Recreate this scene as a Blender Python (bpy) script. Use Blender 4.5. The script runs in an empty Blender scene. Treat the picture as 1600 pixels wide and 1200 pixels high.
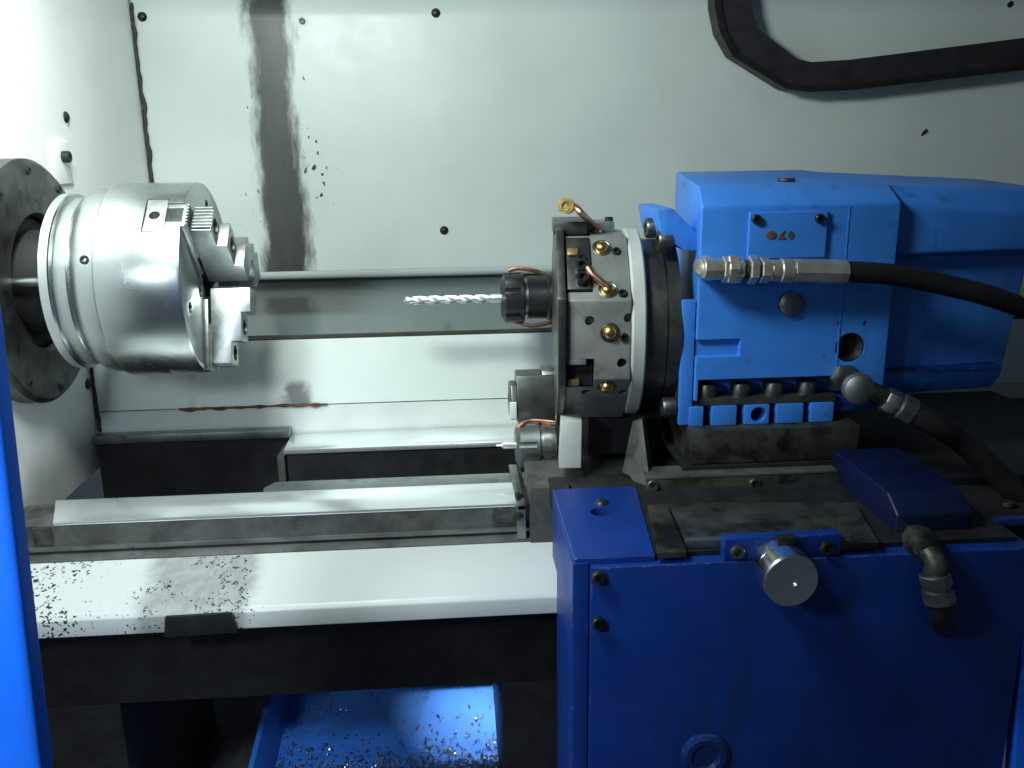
import bpy, bmesh, math, random
from mathutils import Vector, Matrix
random.seed(7)
S = bpy.context.scene
COL = S.collection
R_ = math.radians

# ------------------------------------------------------------------ camera, world, lamp, exposure
F_PX = 1385.0
CAM = Vector((0, 0, 1.277))
_p, _y, _r = R_(15), R_(4), R_(0.8)
FW = Vector((math.sin(_y)*math.cos(_p), math.cos(_y)*math.cos(_p), -math.sin(_p)))
_rt = Vector((math.cos(_y), -math.sin(_y), 0)); _up = _rt.cross(FW)
RT = _rt*math.cos(_r) - _up*math.sin(_r); UP = _up*math.cos(_r) + _rt*math.sin(_r)
cd = bpy.data.cameras.new('camera'); cam = bpy.data.objects.new('camera', cd); COL.objects.link(cam)
cd.sensor_width = 36; cd.lens = F_PX/1600*36; cd.clip_start = .02; cd.clip_end = 50
m = Matrix((RT, UP, -FW)).transposed().to_4x4(); m.translation = CAM; cam.matrix_world = m
S.camera = cam
W = bpy.data.worlds.new('World'); S.world = W; W.use_nodes = True
bg = W.node_tree.nodes['Background']; bg.inputs[0].default_value = (.62, .8, 1, 1); bg.inputs[1].default_value = .05
def area(name, loc, target, sx, sy, power, col):
    l = bpy.data.lights.new(name, 'AREA'); l.shape = 'RECTANGLE'; l.size = sx; l.size_y = sy; l.energy = power; l.color = col
    o = bpy.data.objects.new(name, l); COL.objects.link(o); o.location = loc
    o.rotation_euler = (Vector(target)-Vector(loc)).to_track_quat('-Z', 'Y').to_euler()
    return o
lamp = area('work_lamp', (-.27, .68, 1.62), (-.05, 1.40, 1.14), .26, .14, 8.4, (.90, 1, .965))
head = area('wall_fill', (-.33, .98, 1.86), (-.555, 1.16, 1.42), .12, .08, 1.5, (.95, 1, .97)); head.data.spread = R_(80)  # added unseen lamp that brightens the left wall
post_light = area('post_fill', (-.52, .22, 1.35), (-.335, .56, .86), .12, .12, 1.9, (.80, .90, 1)); post_light.data.spread = R_(95)  # added close to the blue post, mainly to brighten it
top = area('tray_fill', (-.04, 1.185, 2.1), (.015, 1.235, .8), .08, .03, .17, (.93, 1, .96)); top.data.spread = R_(9)  # added narrow beam that lights the chip tray through the bed
S.view_settings.view_transform = 'Standard'; S.view_settings.look = 'None'
S.view_settings.exposure = 0; S.view_settings.gamma = 1
S.render.engine = 'CYCLES'

def ray(px, py): return FW + RT*((px-800)/F_PX) + UP*((600-py)/F_PX)
def PY(px, py, Y): d = ray(px, py); return CAM + d*(Y/d.y)
def PZ(px, py, Z): d = ray(px, py); return CAM + d*((Z-CAM.z)/d.z)
def PX(px, py, X): d = ray(px, py); return CAM + d*(X/d.x)

# ------------------------------------------------------------------ materials
MATS = {}
def nodes(name):
    m = bpy.data.materials.new(name); m.use_nodes = True; MATS[name] = m
    return m, m.node_tree.nodes, m.node_tree.links, m.node_tree.nodes['Principled BSDF']
class NT:
    """small helper around a node tree"""
    def __init__(s, m): s.n = m.node_tree.nodes; s.l = m.node_tree.links
    def _in(s, sock, v):
        if hasattr(v, 'is_output'): s.l.new(v, sock)
        else: sock.default_value = v
    def math(s, op, a, b=0.0, c=None, clamp=False):
        n = s.n.new('ShaderNodeMath'); n.operation = op; n.use_clamp = clamp
        s._in(n.inputs[0], a); s._in(n.inputs[1], b)
        if c is not None: s._in(n.inputs[2], c)
        return n.outputs[0]
    def noise(s, scale, detail=3, rough=.55, vec=None):
        n = s.n.new('ShaderNodeTexNoise'); n.inputs['Scale'].default_value = scale; n.inputs['Detail'].default_value = detail; n.inputs['Roughness'].default_value = rough
        if vec is None: vec = s.pos()
        s.l.new(vec, n.inputs['Vector']); return n.outputs['Fac']
    def pos(s):
        if not hasattr(s, '_g'): s._g = s.n.new('ShaderNodeNewGeometry')
        return s._g.outputs['Position']
    def xyz(s):
        if not hasattr(s, '_s'):
            s._s = s.n.new('ShaderNodeSeparateXYZ'); s.l.new(s.pos(), s._s.inputs[0])
        return s._s.outputs
    def scaled(s, v):
        n = s.n.new('ShaderNodeMapping'); n.inputs['Scale'].default_value = v; s.l.new(s.pos(), n.inputs['Vector']); return n.outputs[0]
    def ramp(s, v, a, b, c=0., d=1.):
        n = s.n.new('ShaderNodeMapRange'); n.interpolation_type = 'SMOOTHSTEP'; s._in(n.inputs[0], v)
        for i, x in enumerate((a, b, c, d)): n.inputs[i+1].default_value = x
        return n.outputs[0]
    def lin(s, v, a, b, c, d):
        n = s.n.new('ShaderNodeMapRange'); n.clamp = True; s._in(n.inputs[0], v)
        for i, x in enumerate((a, b, c, d)): n.inputs[i+1].default_value = x
        return n.outputs[0]
    def mix(s, f, a, b):
        n = s.n.new('ShaderNodeMix'); n.data_type = 'RGBA'
        s._in(n.inputs[0], f); s._in(n.inputs[6], a); s._in(n.inputs[7], b); return n.outputs[2]
    def vor(s, scale, vec=None, rnd=1):
        n = s.n.new('ShaderNodeTexVoronoi'); n.inputs['Scale'].default_value = scale; n.inputs['Randomness'].default_value = rnd
        s.l.new(vec if vec is not None else s.pos(), n.inputs['Vector']); return n.outputs['Distance'], n.outputs['Color']
    def bump(s, h, strength, dist=.001):
        n = s.n.new('ShaderNodeBump'); n.inputs['Strength'].default_value = strength; n.inputs['Distance'].default_value = dist
        s.l.new(h, n.inputs['Height']); return n.outputs[0]
def c4(c): return (c[0], c[1], c[2], 1)
def mk(name, col, rough=.5, metal=0., var=.18, vscale=30, rvar=.1, bump=0., bscale=220, aniso=0., dirt=None, spec=.5, streak=None):
    m, n, l, b = nodes(name); t = NT(m)
    f = t.noise(vscale, 4)
    f2 = t.ramp(f, .3, .7)
    base = t.mix(f2, c4([x*(1-var) for x in col]), c4([min(1, x*(1+var)) for x in col]))
    if dirt:   # (colour, noise scale, lo, hi)
        base = t.mix(t.ramp(t.noise(dirt[1], 6, .65), dirt[2], dirt[3]), base, c4(dirt[0]))
    l.new(base, b.inputs['Base Color'])
    vec = t.scaled(streak) if streak else None
    fr = t.noise(60 if streak else vscale*1.7, 5, .6, vec)
    l.new(t.lin(fr, .25, .75, max(.02, rough-rvar), min(1, rough+rvar)), b.inputs['Roughness'])
    b.inputs['Metallic'].default_value = metal; b.inputs['Specular IOR Level'].default_value = spec
    if aniso: b.inputs['Anisotropic'].default_value = aniso
    if bump: l.new(t.bump(t.noise(bscale, 3, .6, vec), bump), b.inputs['Normal'])
    return m
mk('chuck_steel', (.58, .635, .625), .21, 1, .03, 12, .03)
mk('ground_steel', (.78, .83, .82), .22, 1, .08, 14, .07)
mk('jaw_steel', (.42, .45, .44), .38, 1, .12, 40, .08, bump=.05)
mk('way_steel', (.90, .95, .95), .16, .75, .04, 9, .05)
mk('dull_steel', (.30, .33, .32), .45, 1, .2, 22, .1, bump=.05, dirt=((.08, .08, .07), 18, .58, .75))
mk('flange_steel', (.15, .155, .15), .42, 1, .25, 30, .1, bump=.06, dirt=((.07, .065, .055), 26, .52, .72))
mk('turret_steel', (.25, .265, .25), .48, .35, .14, 26, .09, bump=.04, dirt=((.13, .12, .10), 30, .55, .75))
mk('dark_steel', (.13, .14, .135), .38, .9, .2, 30, .1, bump=.04)
mk('tool_steel', (.42, .45, .43), .34, 1, .15, 40, .08)
mk('black_oxide', (.022, .024, .026), .36, .3, .25, 40, .1)
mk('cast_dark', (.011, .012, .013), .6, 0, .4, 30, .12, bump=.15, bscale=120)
mk('cast_grey', (.10, .105, .10), .55, .3, .3, 26, .12, bump=.1, bscale=150, dirt=((.03, .03, .028), 14, .5, .7))
mk('oily_steel', (.10, .105, .088), .42, .7, .35, 25, .14, bump=.06, dirt=((.025, .024, .02), 16, .48, .66))
mk('rubber', (.010, .0105, .0105), .5, 0, .3, 60, .1, bump=.08)
mk('duct_black', (.022, .021, .024), .55, 0, .3, 30, .12, bump=.06)
mk('seal_grey', (.55, .58, .55), .45, .2, .08, 30, .1)
mk('brass', (.75, .55, .22), .28, 1, .12, 60, .08)
mk('copper', (.78, .42, .26), .34, 1, .2, 60, .1)
mk('zinc', (.66, .64, .55), .34, .8, .15, 60, .1)
mk('bright_drill', (.80, .82, .80), .34, .85, .05, 60, .05)
mk('carbide_gold', (.55, .42, .16), .4, .8, .15, 80, .08)
mk('blue_paint', (.042, .23, .76), .40, 0, .08, 18, .1, bump=.16, bscale=110, dirt=((.015, .07, .26), 30, .60, .80))
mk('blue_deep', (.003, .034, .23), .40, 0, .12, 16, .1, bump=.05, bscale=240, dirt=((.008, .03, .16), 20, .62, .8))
mk('blue_post_paint', (.010, .16, .90), .5, 0, .06, 12, .08, bump=.03)
mk('blue_tray', (.04, .21, .80), .45, 0, .1, 14, .1, dirt=((.02, .05, .2), 40, .58, .75))
mk('blue_in_shade', (.0015, .006, .042), .45, 0, .2, 16, .1, bump=.05)  # same blue as the castings, darkened to paint in the bracket's shade
mk('rust', (.12, .07, .03), .8, 0, .4, 60, .1)
mk('chips_mat', (.42, .40, .36), .35, .9, .5, 300, .15)
mk('black_mark', (.03, .03, .02), .6, 0, .3, 100, .1)
mk('white_trim', (.70, .76, .73), .4, 0, .05, 20, .1)

def worn_paint(name, wear, film, dents):
    # chipped edges, thin vertical coolant runs and slight dents on top of a plain paint
    m = MATS[name]; t = NT(m); b = t.n['Principled BSDF']
    base = b.inputs['Base Color'].links[0].from_socket
    runs = t.ramp(t.noise(26, 4, .6, t.scaled((1, 1, .10))), .52, .70)
    runs = t.math('MULTIPLY', runs, t.ramp(t.noise(7, 3), .40, .62))
    base = t.mix(t.math('MULTIPLY', runs, film), base, (.012, .03, .07, 1))
    spk = t.math('MULTIPLY', t.ramp(t.vor(140)[0], .05, .11, 1, 0), t.ramp(t.noise(14, 3), .52, .62))
    base = t.mix(t.math('MULTIPLY', spk, .7), base, (.02, .025, .03, 1))
    bv = t.n.new('ShaderNodeBevel'); bv.samples = 6; bv.inputs['Radius'].default_value = .0035
    dt = t.n.new('ShaderNodeVectorMath'); dt.operation = 'DOT_PRODUCT'; t.pos()
    t.l.new(bv.outputs[0], dt.inputs[0]); t.l.new(t._g.outputs['Normal'], dt.inputs[1])
    e = t.ramp(dt.outputs['Value'], .86, .985, 1, 0)
    e = t.math('MULTIPLY', e, t.ramp(t.noise(75, 5, .7), .54, .60))
    base = t.mix(t.math('MULTIPLY', e, wear), base, (.16, .17, .17, 1))
    t.l.new(base, b.inputs['Base Color'])
    rg = t.lin(runs, 0, 1, .44, .24); rg = t.math('ADD', rg, t.lin(t.noise(9, 5), .3, .7, -.08, .08)); t.l.new(rg, b.inputs['Roughness'])
    bp = t.n.new('ShaderNodeBump'); bp.inputs['Strength'].default_value = dents; bp.inputs['Distance'].default_value = .004
    t.l.new(t.noise(6, 2), bp.inputs['Height'])
    old = b.inputs['Normal'].links[0].from_socket; t.l.new(old, bp.inputs['Normal']); t.l.new(bp.outputs[0], b.inputs['Normal'])
worn_paint('blue_paint', .75, .40, .25); worn_paint('blue_deep', .75, .55, .45); worn_paint('blue_in_shade', .5, .5, .3); worn_paint('blue_post_paint', .6, .35, .3)
# fine turning rings on the chuck
t_ = NT(MATS['chuck_steel']); b_ = t_.n['Principled BSDF']
t_.l.new(t_.bump(t_.noise(60, 2, .5, t_.scaled((40, .02, .02))), .10, .0004), b_.inputs['Normal'])
sc = t_.ramp(t_.noise(90, 4, .7, t_.scaled((1, .25, .25))), .60, .74, 0, .10)
t_.l.new(t_.math('ADD', t_.lin(t_.noise(11, 4), .3, .7, .25, .33), sc), b_.inputs['Roughness'])
def wall_mat(name, col, rough, kind):
    m, n, l, b = nodes(name); t = NT(m); X, Y, Z = t.xyz()[0], t.xyz()[1], t.xyz()[2]
    base = t.mix(t.ramp(t.noise(5, 5), .3, .7), c4([c*.95 for c in col]), c4([min(1, c*1.04) for c in col]))
    oil = (.034, .036, .034, 1)
    rg = rough
    if kind == 'back':
        # long oil streak running down the panel, with spatter to its right
        cx = t.math('ADD', t.lin(Z, 1.04, 1.53, 0, 1), 0)
        xa = PY(446, 400, 1.76).x; xb = PY(418, 10, 1.76).x
        ctr = t.lin(Z, 1.04, 1.53, xa, xb)
        nz = t.noise(9, 5, .6, t.scaled((1.0, 1, .35)))
        d = t.math('ABSOLUTE', t.math('SUBTRACT', t.math('ADD', X, t.math('MULTIPLY', t.math('SUBTRACT', nz, .5), .085)), ctr))
        hw = t.lin(Z, 1.04, 1.53, .056, .040)
        edge = t.math('SUBTRACT', d, hw)
        fine = t.noise(60, 4, .65, t.scaled((1, 1, .25)))
        edge2 = t.math('ADD', edge, t.math('MULTIPLY', t.math('SUBTRACT', fine, .5), .045))
        core = t.ramp(edge2, -.016, .012, 1, 0)
        core = t.math('MULTIPLY', core, t.lin(t.noise(14, 4, .6, t.scaled((1, 1, .2))), .2, .6, .90, .99))
        wp = t.n.new('ShaderNodeVectorMath'); wp.operation = 'ADD'; nn = t.n.new('ShaderNodeTexNoise'); nn.inputs['Scale'].default_value = 45; t.l.new(t.pos(), nn.inputs['Vector']); sc_ = t.n.new('ShaderNodeVectorMath'); sc_.operation = 'SCALE'; sc_.inputs[3].default_value = .014; t.l.new(nn.outputs['Color'], sc_.inputs[0]); t.l.new(t.scaled((1, 1, .6)), wp.inputs[0]); t.l.new(sc_.outputs[0], wp.inputs[1])
        vd, vc = t.vor(88, wp.outputs[0])
        sizes = t.lin(t.noise(40, 1), .30, .62, .0, .46)
        side = t.ramp(t.math('SUBTRACT', X, ctr), -.02, .02, .55, 1)
        near = t.math('MULTIPLY', t.math('MULTIPLY', t.ramp(edge, -.01, .07, 1, 0), side), t.math('MULTIPLY', t.ramp(Z, 1.08, 1.16), t.ramp(Z, 1.36, 1.44, 1, 0)))
        drops = t.math('MULTIPLY', t.ramp(t.math('SUBTRACT', vd, t.math('MULTIPLY', sizes, near)), -.03, .0, 1, 0), t.ramp(near, .05, .2))
        drops = t.math('MULTIPLY', drops, t.ramp(edge2, -.004, .012))
        base = t.mix(core, base, oil); base = t.mix(drops, base, oil)
        # grime gathered in the left corner
        g = t.math('MULTIPLY', t.ramp(t.math('ADD', X, t.math('MULTIPLY', t.noise(30, 5), .016)), -.548, -.538, 1, 0), .85)
        base = t.mix(g, base, (.08, .08, .07, 1))
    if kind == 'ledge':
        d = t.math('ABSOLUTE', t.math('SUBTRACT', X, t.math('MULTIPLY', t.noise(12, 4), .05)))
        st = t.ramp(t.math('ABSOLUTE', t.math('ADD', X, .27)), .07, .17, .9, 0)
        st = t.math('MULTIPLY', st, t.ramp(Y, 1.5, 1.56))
        base = t.mix(st, base, oil)  # wall streak's reflection painted in, together with oil on the ledge itself
    if kind == 'bed':
        # darker patch under the chuck and swarf speckle further left
        nx = t.math('ADD', X, t.math('MULTIPLY', t.math('SUBTRACT', t.noise(22, 5, .6), .5), .05))
        c = PY(315, 920, .98).x
        patch = t.ramp(t.math('ABSOLUTE', t.math('SUBTRACT', nx, c)), .045, .075, .62, 0)
        patch = t.math('MULTIPLY', patch, t.lin(t.noise(70, 5, .7), .3, .6, .65, 1))
        base = t.mix(patch, base, (.10, .11, .105, 1))
        wp = t.n.new('ShaderNodeVectorMath'); wp.operation = 'ADD'; nn = t.n.new('ShaderNodeTexNoise'); nn.inputs['Scale'].default_value = 130; nn.inputs['Detail'].default_value = 4; t.l.new(t.pos(), nn.inputs['Vector']); sc_ = t.n.new('ShaderNodeVectorMath'); sc_.operation = 'SCALE'; sc_.inputs[3].default_value = .016; t.l.new(nn.outputs['Color'], sc_.inputs[0]); t.l.new(t.pos(), wp.inputs[0]); t.l.new(sc_.outputs[0], wp.inputs[1])
        vd, vc = t.vor(170, wp.outputs[0])
        dens = t.math('MAXIMUM', t.ramp(t.math('ADD', X, 0), -.47, -.36, 1, 0), t.ramp(t.math('ABSOLUTE', t.math('SUBTRACT', X, c)), .05, .11, .85, 0))
        sz = t.math('MULTIPLY', t.ramp(t.noise(26, 3), .34, .58), t.math('MULTIPLY', dens, .42))
        sp = t.ramp(t.math('SUBTRACT', vd, sz), -.04, .0, 1, 0)
        sp = t.math('MULTIPLY', sp, t.ramp(sz, .02, .08))
        base = t.mix(sp, base, oil)
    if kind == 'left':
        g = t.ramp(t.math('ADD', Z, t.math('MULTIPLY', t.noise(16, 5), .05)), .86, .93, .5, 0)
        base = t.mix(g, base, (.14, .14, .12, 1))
    if kind == 'lower':
        nx = t.math('ADD', X, t.math('MULTIPLY', t.math('SUBTRACT', t.noise(18, 4), .5), .10))
        c = PY(465, 610, 1.37).x
        g = t.math('MULTIPLY', t.ramp(t.math('ABSOLUTE', t.math('SUBTRACT', nx, c)), .012, .04, .8, 0), t.ramp(Z, .915, .93, 1, 0))
        base = t.mix(g, base, oil)
        rx = t.math('ABSOLUTE', t.math('SUBTRACT', t.math('ADD', X, t.math('MULTIPLY', t.noise(30), .008)), PY(300, 560, 1.37).x-.002))
        base = t.mix(t.math('MULTIPLY', t.ramp(rx, .002, .008, .35, 0), t.ramp(t.noise(9), .35, .6)), base, (.45, .36, .18, 1))
    l.new(base, b.inputs['Base Color'])
    l.new(t.lin(t.noise(18, 4), .3, .7, rg-.06, rg+.08), b.inputs['Roughness'])
    l.new(t.bump(t.noise(7, 2), .12, .004), b.inputs['Normal'])
    return m
WALLC = (.70, .78, .745)
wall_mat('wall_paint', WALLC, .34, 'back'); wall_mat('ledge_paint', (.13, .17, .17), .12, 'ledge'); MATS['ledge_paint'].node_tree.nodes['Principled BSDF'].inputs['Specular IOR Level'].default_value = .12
wall_mat('lower_paint', WALLC, .36, 'lower'); wall_mat('left_paint', (.90, .92, .905), .38, 'left'); wall_mat('bed_paint', (.55, .60, .59), .38, 'bed')

# ------------------------------------------------------------------ mesh helpers
ORIG = {}
class MB:
    def __init__(s): s.bm = bmesh.new()
    def faces(s, vs, fs):
        v = [s.bm.verts.new(p) for p in vs]
        for f in fs:
            try: s.bm.faces.new([v[i] for i in f])
            except ValueError: pass
        return s
    def box(s, x0, x1, y0, y1, z0, z1):
        return s.hexa([(x0,y0,z0),(x1,y0,z0),(x1,y1,z0),(x0,y1,z0)], [(x0,y0,z1),(x1,y0,z1),(x1,y1,z1),(x0,y1,z1)])
    def hexa(s, a, b):
        n = len(a)
        return s.faces(list(a)+list(b), [tuple(range(n))[::-1], tuple(range(n, 2*n))] + [(i, (i+1) % n, n+(i+1) % n, n+i) for i in range(n)])
    def prism_x(s, poly, x0, x1): return s.hexa([(x0, y, z) for y, z in poly], [(x1, y, z) for y, z in poly])
    def prism_y(s, poly, y0, y1): return s.hexa([(x, y0, z) for x, z in poly], [(x, y1, z) for x, z in poly])
    def prism_z(s, poly, z0, z1): return s.hexa([(x, y, z0) for x, y in poly], [(x, y, z1) for x, y in poly])
    def lathe(s, prof, org=(0,0,0), d=(1,0,0), seg=48, rot=0.):
        d = Vector(d).normalized(); q = d.to_track_quat('Z', 'Y'); org = Vector(org)
        rings = []
        for a, r in prof:
            if r < 1e-6: rings.append([s.bm.verts.new(org + d*a)])
            else: rings.append([s.bm.verts.new(org + q @ Vector((r*math.cos(rot+2*math.pi*k/seg), r*math.sin(rot+2*math.pi*k/seg), a))) for k in range(seg)])
        for A, B in zip(rings, rings[1:]):
            for k in range(seg):
                k2 = (k+1) % seg
                if len(A) == 1 and len(B) == 1: break
                if len(A) == 1: s.bm.faces.new((A[0], B[k2], B[k]))
                elif len(B) == 1: s.bm.faces.new((A[k], A[k2], B[0]))
                else: s.bm.faces.new((A[k], A[k2], B[k2], B[k]))
        return s
    def cyl(s, p0, p1, r, seg=24, r1=None, rot=0.):
        p0, p1 = Vector(p0), Vector(p1); L = (p1-p0).length; r1 = r if r1 is None else r1
        return s.lathe([(0, 0), (0, r), (L, r1), (L, 0)], p0, p1-p0, seg, rot)
    def tube(s, pts, r, seg=12, smooth=6):
        pts = [Vector(p) for p in pts]
        if smooth > 1 and len(pts) > 2:
            o = []
            for i in range(len(pts)-1):
                p0, p1, p2, p3 = pts[max(i-1, 0)], pts[i], pts[i+1], pts[min(i+2, len(pts)-1)]
                for k in range(smooth):
                    u = k/smooth
                    o.append(.5*((2*p1)+(p2-p0)*u+(2*p0-5*p1+4*p2-p3)*u*u+(3*p1-p0-3*p2+p3)*u**3))
            pts = o+[pts[-1]]
        prev = None; rings = []
        nrm = Vector((0, 0, 1))
        for i, p in enumerate(pts):
            d = (pts[min(i+1, len(pts)-1)]-pts[max(i-1, 0)]).normalized()
            nrm = (nrm - d*nrm.dot(d))
            if nrm.length < 1e-4: nrm = d.orthogonal()
            nrm.normalize(); bn = d.cross(nrm)
            rings.append([s.bm.verts.new(p+(nrm*math.cos(2*math.pi*k/seg)+bn*math.sin(2*math.pi*k/seg))*r) for k in range(seg)])
        for A, B in zip(rings, rings[1:]):
            for k in range(seg): s.bm.faces.new((A[k], A[(k+1) % seg], B[(k+1) % seg], B[k]))
        s.bm.faces.new(rings[0][::-1]); s.bm.faces.new(rings[-1])
        return s
    def mesh(s, name, bevel=0., ang=35, segs=2):
        bm = s.bm
        bmesh.ops.recalc_face_normals(bm, faces=bm.faces)
        if bevel:
            es = [e for e in bm.edges if len(e.link_faces) == 2 and e.calc_face_angle(0) > R_(28)]
            bmesh.ops.bevel(bm, geom=es, offset=bevel, segments=segs, profile=.6, affect='EDGES', clamp_overlap=True)
        me = bpy.data.meshes.new(name); bm.to_mesh(me); bm.free()
        fin(me, ang); return me
    def build(s, name, mat, parent=None, bevel=0., ang=35, segs=2, cuts=None):
        return place(s.mesh(name, bevel, ang, segs), name, mat, parent, cuts)
def fin(me, ang=35):
    for p in me.polygons: p.use_smooth = True
    me.set_sharp_from_angle(angle=R_(ang))
def place(me, name, mat, parent=None, cuts=None, recenter=True):
    if cuts:
        o = bpy.data.objects.new(name, me); COL.objects.link(o); extra = []
        for c in cuts:
            co = bpy.data.objects.new('cutter', c.mesh('cutter')); COL.objects.link(co); extra.append(co)
            md = o.modifiers.new('b', 'BOOLEAN'); md.operation = 'DIFFERENCE'; md.object = co; md.solver = 'EXACT'
        dg = bpy.context.evaluated_depsgraph_get(); dg.update()
        me2 = bpy.data.meshes.new_from_object(o.evaluated_get(dg))
        bpy.data.objects.remove(o)
        for e in extra: bpy.data.objects.remove(e)
        me = me2; me.name = name; fin(me, 30)
    c = Vector((0, 0, 0))
    if recenter and len(me.vertices):
        lo = [min(v.co[i] for v in me.vertices) for i in range(3)]; hi = [max(v.co[i] for v in me.vertices) for i in range(3)]
        c = Vector([(a+b)/2 for a, b in zip(lo, hi)]); me.transform(Matrix.Translation(-c))
    me.materials.clear(); me.materials.append(MATS[mat])
    o = bpy.data.objects.new(name, me); COL.objects.link(o); o['_w'] = 0; del o['_w']
    ORIG[o.name] = c
    if parent is not None:
        o.parent = parent; o.location = c - ORIG[parent.name]
    else: o.location = c
    return o
def inst(me, name, parent, loc, d=(0, -1, 0), roll=0.):
    """a shared mesh whose local +Z is turned to direction d"""
    o = bpy.data.objects.new(name, me); COL.objects.link(o); loc = Vector(loc); ORIG[o.name] = loc
    q = Vector(d).to_track_quat('Z', 'Y'); o.rotation_mode = 'QUATERNION'
    from mathutils import Quaternion
    o.rotation_quaternion = q @ Quaternion((0, 0, 1), roll)
    if parent is not None: o.parent = parent; o.location = loc - ORIG[parent.name]
    else: o.location = loc
    return o
def tag(o, label=None, cat=None, group=None, kind=None):
    if label: o['label'] = label
    if cat: o['category'] = cat
    if group: o['group'] = group
    if kind: o['kind'] = kind
    return o
def empty(name, loc, label=None, cat=None, group=None, kind=None):
    o = bpy.data.objects.new(name, None); COL.objects.link(o); o.location = loc; o.empty_display_size = .02
    ORIG[o.name] = Vector(loc); return tag(o, label, cat, group, kind)
# shared screws (head base at origin, pointing +Z)
def smesh(name, mb, mat, bevel=0.):
    me = mb.mesh(name, bevel); me.materials.append(MATS[mat]); return me
def cap_mesh(name, r, h, mat, seg=20):
    # socket head cap screw with a hexagonal recess
    b = MB(); b.lathe([(-.004, 0), (-.004, r*.6), (0, r*.6), (0, r), (h*.86, r), (h, r*.88), (h, r*.55)], (0,0,0), (0,0,1), seg)
    hexr = r*.52
    b.lathe([(h, r*.55), (h, hexr), (h*.45, hexr), (h*.45, 0)], (0,0,0), (0,0,1), 6)
    return smesh(name, b, mat)
CAP_S = cap_mesh('cap_screw_small', .0055, .005, 'black_oxide')
CAP_M = cap_mesh('cap_screw_medium', .0085, .010, 'black_oxide')
CAP_L = cap_mesh('cap_screw_large', .0125, .016, 'dark_steel')
CAP_Z = cap_mesh('cap_screw_zinc', .007, .005, 'oily_steel')
b = MB(); b.lathe([(-.002, 0), (-.002, .0075), (0, .0085), (.002, .0075), (.0045, .004), (.005, 0)], (0,0,0), (0,0,1), 20)
PAN = smesh('pan_screw', b, 'black_oxide')
b = MB(); b.lathe([(-.002, 0), (-.002, .0065), (0, .0065), (.002, .0058), (.0036, .003), (.004, 0)], (0,0,0), (0,0,1), 18)
PANZ = smesh('pan_screw_bright', b, 'zinc')

# ================================================================== SETTING
LX = -.555
XR = 1.35
wall = empty('back_wall', (.3, 1.76, 1.0), kind='structure', label='pale green-white sheet metal back wall of the machine enclosure with oil streak')
zt, zb = 1.508, 1.047
arc = [(1.76-.06*(1-math.cos(a)), zt+.06*math.sin(a)) for a in [i*R_(42)/8 for i in range(9)]]
arc = [(1.76, zb)]+arc+[(arc[-1][0]-.22, arc[-1][1]+.26)]
MB().prism_x(arc+[(y+.005, z+.001) for y, z in arc[::-1]], LX, XR).build('upper_panel', 'wall_paint', wall, ang=40)
# rolled lower lip of the upper panel
lip = [(1.7602+.014*math.sin(a)*.0+.016*(1-math.cos(a)), zb-.0004-.018*math.sin(a)) for a in [i*math.pi/2/6 for i in range(7)]]
MB().prism_x(lip+[(1.79, zb-.0184), (1.79, zb-.0004)], LX, XR).build('panel_lip', 'lower_paint', wall)
za = PY(600, 432, 1.80).z; zm = PY(600, 490, 1.52).z; zl = PY(600, 519, 1.40).z
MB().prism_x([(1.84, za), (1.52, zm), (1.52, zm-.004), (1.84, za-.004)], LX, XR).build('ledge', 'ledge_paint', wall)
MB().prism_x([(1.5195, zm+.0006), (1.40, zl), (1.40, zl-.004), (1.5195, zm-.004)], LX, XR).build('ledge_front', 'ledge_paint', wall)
zs = PY(700, 624, 1.368).z; zs2 = PY(300, 660, 1.36).z
MB().prism_x([(1.392, zl-.0045), (1.366, zs), (1.370, zs), (1.396, zl-.0045)], LX, XR).build('lower_panel', 'lower_paint', wall)
MB().prism_x([(1.366, zs-.002), (1.3605, .80), (1.3645, .80), (1.370, zs-.002)], LX, XR).build('skirt_panel', 'white_trim', wall)
# dark sealant along the seams
MB().prism_x([(1.3985, zl-.001), (1.3985, zl-.004), (1.3915, zl-.0062), (1.3915, zl-.0045)], LX, XR).build('seam', 'black_mark', wall)
b = MB()
xs = [PY(280, 640, 1.365).x + i*(PY(512, 632, 1.365).x-PY(280, 640, 1.365).x)/24 for i in range(25)]
top = [(x, zs+.0008+.0022*random.random()**2) for x in xs]; bot = [(x, zs-.0012-.0058*random.random()**2) for x in xs[::-1]]
b.prism_y(top+bot, 1.3625, 1.3655).build('rust_line', 'rust', wall)
for px, py in ((681, 20), (694, 360), (222, 26), (1578, 5)):
    inst(PAN, 'screw', wall, PY(px, py, 1.759), (0, -1, 0))
inst(CAP_S, 'screw', wall, PY(472, 33, 1.759), (0, -1, 0))
b = MB(); p = PY(1445, 207, 1.759); b.faces([p+Vector(v) for v in ((-.007, 0, -.004), (.006, -.001, .001), (.003, -.002, .007), (-.003, -.0005, .004), (-.005, .0008, -.008))], [(0, 1, 2, 3), (0, 4, 1), (0, 3, 4), (1, 4, 3, 2)]).build('paint_chip', 'black_mark', wall)

lw = empty('left_wall', (LX, 1.3, .86), kind='structure', label='white headstock wall at the left, brightly lit by the work lamp and an added lamp')
MB().prism_x([(.70, .80), (.70, 1.95), (1.757, 1.95), (1.757, .80)], LX-.006, LX-.0005).build('headstock_panel', 'left_paint', lw)
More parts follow.
